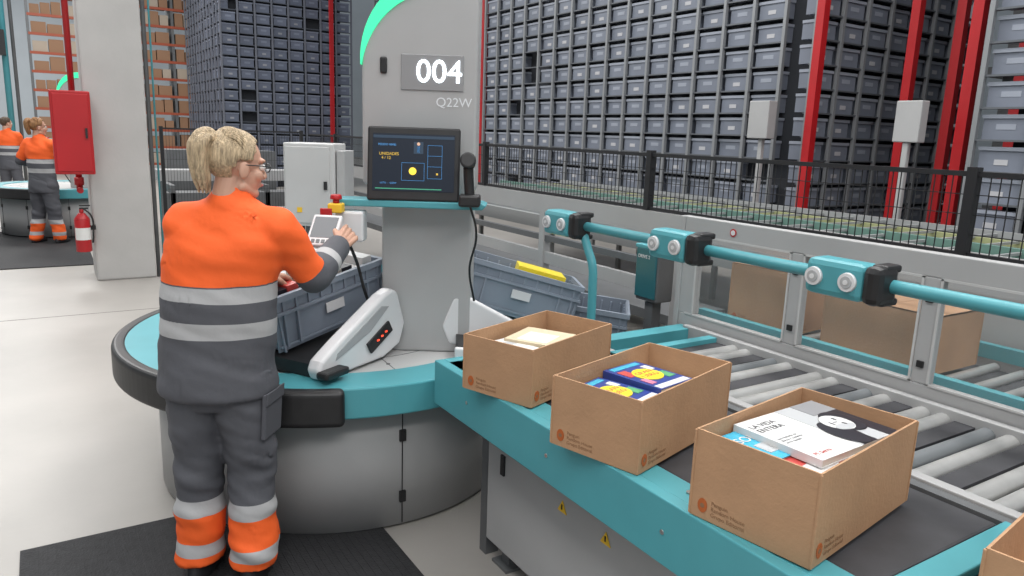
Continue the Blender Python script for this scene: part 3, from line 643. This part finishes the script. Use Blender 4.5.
# ---------------------------------------------------------------- round picking workstation
GREEN=mat('led_green',(.05,.5,.28),.4,emit=(.04,.75,.32),es=1.0)
LEDW=mat('led_white',(.9,.95,1),.4,emit=(.85,.95,1),es=4)
PRW=mat('print_white',(.72,.74,.76),.5)
LEDR=mat('led_red',(.9,.1,.05),.4,emit=(1,.08,.03),es=1.0)
def station(name,loc,rz):
    e=empty(name,loc,rz)
    bm=bmesh.new(); acyl(bm,(0,0,.014),(0,0,.56),.87,n=96); mk('drum',bm,GREY,e)
    bm=bmesh.new(); acyl(bm,(0,0,.002),(0,0,.014),.84,n=64); mk('plinth',bm,BLACK,e)
    bm=bmesh.new(); arcband(bm,.80,1.0,.57,.70,-260,100,96); mk('teal_ring',bm,TEAL,e,bevel=.008)
    bm=bmesh.new(); arcband(bm,.985,1.05,.555,.705,-205,-76,60); mk('bumper',bm,BLACK,e,bevel=.022,seg=4)
    bm=bmesh.new(); acyl(bm,(0,0,.56),(0,0,.69),.80,n=96); mk('platform',bm,GREYL,e)
    bm=bmesh.new(); arcband(bm,.60,.604,.69,.691,0,360,64)
    for a in range(0,360,30): 
        t=D(a); acyl(bm,(.7*math.cos(t),.7*math.sin(t),.69),(.7*math.cos(t),.7*math.sin(t),.692),.009)
        M=Matrix.Rotation(t,4,'Z'); mm(bm,.606,.79,-.002,.002,.69,.691,0,M)
    mk('platform_seams',bm,GREYD,e)
    bm=bmesh.new()
    for a in(-96,-60,-130):
        M=Matrix.Rotation(D(a),4,'Z'); mm(bm,.868,.874,-.002,.002,.02,.56,0,M); mm(bm,.868,.882,-.014,.014,.40,.45,0,M); mm(bm,.868,.882,-.014,.014,.12,.17,0,M)
    mk('drum_hinges',bm,BLACK,e)
    prof=[(.285,.69),(.69,.69),(.69,1.42),(.70,1.46),(.70,2.34),(.52,2.34)]
    for i in range(9):
        a=D(90+90*i/8); prof.append((.52+.32*math.cos(a),1.99+.35*math.sin(a)))
    prof+=[(.20,1.46),(.285,1.42)]
    prism('tower',prof,.26,GREY,e,loc=(0,-.40,0),bevel=.012)
    bm=bmesh.new(); N=16; pr=None
    for i in range(N+1):
        a=D(86+98*i/N); th=.075*(1-(i/N)**2)+.004
        o=(.52+.325*math.cos(a),1.99+.355*math.sin(a)); q=(.52+(.325-th)*math.cos(a),1.99+(.355-th)*math.sin(a))
        cur=[bm.verts.new((o[0],y,o[1])) for y in(-.408,-.13)]+[bm.verts.new((q[0],y,q[1])) for y in(-.13,-.408)]
        if pr:
            for j in range(4): bm.faces.new((pr[j],cur[j],cur[(j+1)%4],pr[(j+1)%4]))
        pr=cur
    bmesh.ops.recalc_face_normals(bm,faces=bm.faces); mk('led_arc',bm,GREEN,e)
    box('sensor_hole',(.295,-.405,1.965),(.03,.014,.07),BLACK,e,bevel=.008)
    box('number_display',(.505,-.402,1.94),(.27,.008,.15),mat('display_panel',(.27,.27,.275),.25),e,bevel=.003)
    text('display_digits','004',.135,LEDW,e,(.535,-.408,1.90),(D(90),0,0),.001,'CENTER')
    text('station_code','Q22W',.055,PRW,e,(.60,-.4015,1.80),(D(90),0,0),.0005,'CENTER')
    bm=bmesh.new(); mm(bm,.285,.69,-.406,-.40,1.413,1.417); mk('tower_seam',bm,GREYD,e)
    prism('tray',[(.12,1.37),(.74,1.37),(.76,1.39),(.74,1.40),(.12,1.40),(.10,1.385)],.15,TEAL,e,loc=(0,-.56,0),bevel=.006)
    s=empty('monitor_pivot'); s.parent=e; s.location=(.445,-.52,1.552); s.rotation_euler=(D(-8),0,D(2))
    box('monitor_body',(0,0,0),(.39,.04,.31),BLACK,s,bevel=.008)
    box('monitor_screen',(0,-.0215,.005),(.345,.002,.24),mat('screen_dark',(.004,.008,.016),.25,emit=(.006,.010,.02),es=.6),s)
    ui=lambda n,c,w,h,m: box(n,(c[0],-.0235,c[1]),(w,.001,h),m,s)
    E1=mat('ui_yellow',(.3,.22,.04),.5,emit=(1,.6,.05),es=.6);E2=mat('ui_blue',(.04,.15,.3),.5,emit=(.1,.4,.9),es=.6);E3=mat('ui_green',(.04,.2,.12),.5,emit=(.1,.7,.4),es=.3)
    E4=mat('ui_panel',(.01,.02,.035),.5,emit=(.02,.05,.09),es=.6)
    ui('ui_top_bar',(0,.112),.34,.012,E4); ui('ui_status',(-.02,-.105),.28,.004,E3); ui('ui_tile',(.02,.068),.04,.05,E4); ui('ui_figure',(.02,.062),.012,.03,E2)
    text('ui_order','UNIDADES\n  4 / 12',.017,E1,s,(-.145,-.0235,.035),(D(90),0,0),.0002); text('ui_head','PEDIDO 00482',.012,E2,s,(-.15,-.0235,.075),(D(90),0,0),.0002); text('ui_foot','LISTO  -  Q22W',.010,E2,s,(-.14,-.0235,-.085),(D(90),0,0),.0002)
    bm=bmesh.new(); asph(bm,(.02,-.0240,.084),(.007,.0006,.007)); mk('ui_figure_head',bm,mat('ui_skin',(.5,.3,.2),.5,emit=(.8,.5,.35),es=.5),s)
    bm=bmesh.new()
    for x_ in(.06,.12): mm(bm,x_-.001,x_,-.0245,-.0235,-.06,.08)
    for z_ in(-.06,-.01,.035,.079): mm(bm,.06,.12,-.0245,-.0235,z_,z_+.001)
    for x_,z_ in((-.05,-.07),(.045,-.07)): mm(bm,x_,x_+.001,-.0245,-.0235,z_,z_+.075)
    mm(bm,-.05,.045,-.0245,-.0235,-.07,-.069); mm(bm,-.05,.045,-.0245,-.0235,.004,.005)
    mk('ui_grid',bm,E2,s)
    ui('ui_mark',(.10,-.04),.008,.008,E1); 
    bm=bmesh.new(); acyl(bm,(-.003,-.0225,-.03),(-.003,-.0245,-.03),.016,n=24); mk('ui_dot',bm,mat('ui_dot_yellow',(.6,.45,.05),.5,emit=(1,.65,.05),es=.9),s)
    box('monitor_arm',(.44,-.46,1.54),(.12,.12,.1),GREYD,e)
    s=empty('scanner_pivot'); s.parent=e; s.location=(.69,-.60,1.40)
    box('holder',(0,.0,.015),(.09,.09,.05),BLACK,s,bevel=.01)
    tube('scanner_handle',[(0,0,.03),(-.005,.0,.09),(-.008,-.01,.15)],.021,BLACK,s)
    bm=bmesh.new(); acyl(bm,(-.008,.03,.165),(-.008,-.05,.185),.028,.034,n=16); mk('scanner_head',bm,BLACK,s,bevel=.008)
    tube('scanner_cable',[(0,0,0),(.03,.02,-.12),(.0,.1,-.3),(.02,.16,-.45)],.005,BLACK,s)
    s=empty('estop_pivot'); s.parent=e; s.location=(.13,-.60,1.365)
    box('estop_box',(0,0,.0),(.06,.06,.04),YEL,s,bevel=.006)
    bm=bmesh.new(); acyl(bm,(0,0,.02),(0,0,.036),.014); acyl(bm,(0,0,.036),(0,0,.056),.026,.022,n=24); mk('estop_button',bm,RED,s,bevel=.004)
    box('printer_unit',(.05,.06,-.08),(.12,.09,.13),WHITE,s,bevel=.01)
    box('estop_red_tag',(-.035,-.03,-.02),(.05,.01,.04),RED,s,bevel=.004)
    tube('estop_cable',[(.04,.03,-.14),(.07,.08,-.25),(.10,.12,-.4),(.17,.19,-.6)],.007,BLACK,s)
    return e
st=station('picking_workstation',(1.25,3.60,0),D(-32.5))
station('picking_workstation.001',(.3,13.3,.012),D(-30))
# tote carriers
def carrier(name,loc,rz,sc=(1,1,1)):
    e=empty(name,loc,rz); e.scale=sc
    prof=[(.0,.0),(-.02,.05),(0,.09),(.1,.15),(.40,.31),(.46,.33),(.50,.31),(.56,.14),(.52,.04),(.40,0)]
    prism('side_plate',prof,.07,WHITE,e,bevel=.018,seg=4)
    prism('bed',[(.02,.0),(.02,.06),(.48,.10),(.48,.0)],.33,BLACK,e,loc=(0,.075,0))
    prism('far_side_plate',[(0,0),(0,.07),(.5,.10),(.5,0)],.05,WHITE,e,loc=(0,.41,0),bevel=.012)
    prism('grey_band',[(.08,.075),(.09,.105),(.38,.26),(.43,.25),(.30,.155)],.004,mat('plate_inset',(.36,.36,.37),.4),e,loc=(0,-.003,0))
    box('led_panel',(.36,-.006,.115),(.17,.012,.06),BLACK,e,rot=(0,D(-28),0),bevel=.004)
    bm=bmesh.new()
    for i in range(3): abox(bm,(.34+i*.028,-.013,.105+i*.015),(.014,.004,.008))
    mk('red_leds',bm,LEDR,e)
    box('claw',(.03,-.03,.04),(.14,.06,.035),BLACK,e,bevel=.012)
    return e
carrier('tote_carrier',(.88,2.76,.701),D(30),(1,1,.92))
carrier('tote_carrier.001',(1.93,2.80,.701),D(155),(.8,.6,.8))
e=empty('electrical_cabinet',(1.45,4.60,0),D(-32.5))
box('body',(0,0,1.35),(.31,.3,.50),GREYL,e,bevel=.008); box('door',(-.01,-.153,1.35),(.27,.01,.46),GREYL,e,bevel=.004)
box('side_module',(.185,0,1.35),(.05,.26,.42),GREY,e,bevel=.004); box('stand',(0,.02,.56),(.12,.12,1.1),GREYD,e); box('base',(0,0,.008),(.3,.3,.014),GREYD,e)
box('lock',(.1,-.162,1.35),(.02,.01,.05),BLACK,e); box('warning_label',(-.06,-.16,1.2),(.03,.004,.03),YEL,e)
bm=bmesh.new(); mm(bm,1.95,2.9,4.3,4.36,.62,.78,0); mm(bm,1.95,2.9,4.8,4.86,.62,.78,0); mm(bm,1.95,2.9,4.36,4.8,.66,.70,1)
for xx in(2.0,2.8): mm(bm,xx,xx+.05,4.3,4.86,0,.62,2)
mk('transfer_conveyor',bm,[TEAL,BELT,GREYD])
# ---------------------------------------------------------------- lights
wd=bpy.data.worlds.new('world'); SC.world=wd; wd.use_nodes=True
wd.node_tree.nodes['Background'].inputs[0].default_value=(.90,.95,1,1); wd.node_tree.nodes['Background'].inputs[1].default_value=.58
def area(name,loc,sx,sy,en,rot=(0,0,0),col=(1,.985,.965)):
    l=bpy.data.lights.new(name,'AREA'); l.shape='RECTANGLE'; l.size=sx; l.size_y=sy; l.energy=en; l.color=col
    o=bpy.data.objects.new(name,l); COL.objects.link(o); o.location=loc; o.rotation_euler=rot
area('high_bay_lamp',(-1.5,2,6.5),1.5,8,210); area('high_bay_lamp.001',(2.6,1,6.5),1.5,8,230); area('high_bay_lamp.002',(-1.5,11,6.5),1.2,8,320)
area('high_bay_lamp.003',(5.2,4,7.5),1.2,10,420); area('high_bay_lamp.004',(2.8,13,7.5),1.2,8,360); area('fill_lamp_cartons',(0,21,8),4,3,800); area('high_bay_lamp.006',(-1,-3,5.5),5,1,220); area('fill_lamp_far_wall',(-3,36,9),6,4,1400)  # lamps near the far carton rack and far wall are added fill to brighten them
# ---------------------------------------------------------------- camera
p=math.atan(153/740.);r=D(2.0);th=D(32.5); s,c=math.sin,math.cos
F=Vector((s(th)*c(p),c(th)*c(p),-s(p)));R=Vector((c(th),-s(th),0));U=Vector((s(th)*s(p),c(th)*s(p),c(p)))
cx=R*c(r)+U*s(r); cy=-R*s(r)+U*c(r); cz=-F
cam=bpy.data.cameras.new('camera'); co=bpy.data.objects.new('camera',cam); COL.objects.link(co)
M=Matrix((cx,cy,cz)).transposed().to_4x4(); M.translation=(0,0,1.69); co.matrix_world=M
cam.sensor_width=36; cam.lens=740/1024*36; cam.clip_start=.05; cam.clip_end=200
SC.camera=co
SC.view_settings.view_transform='Standard'
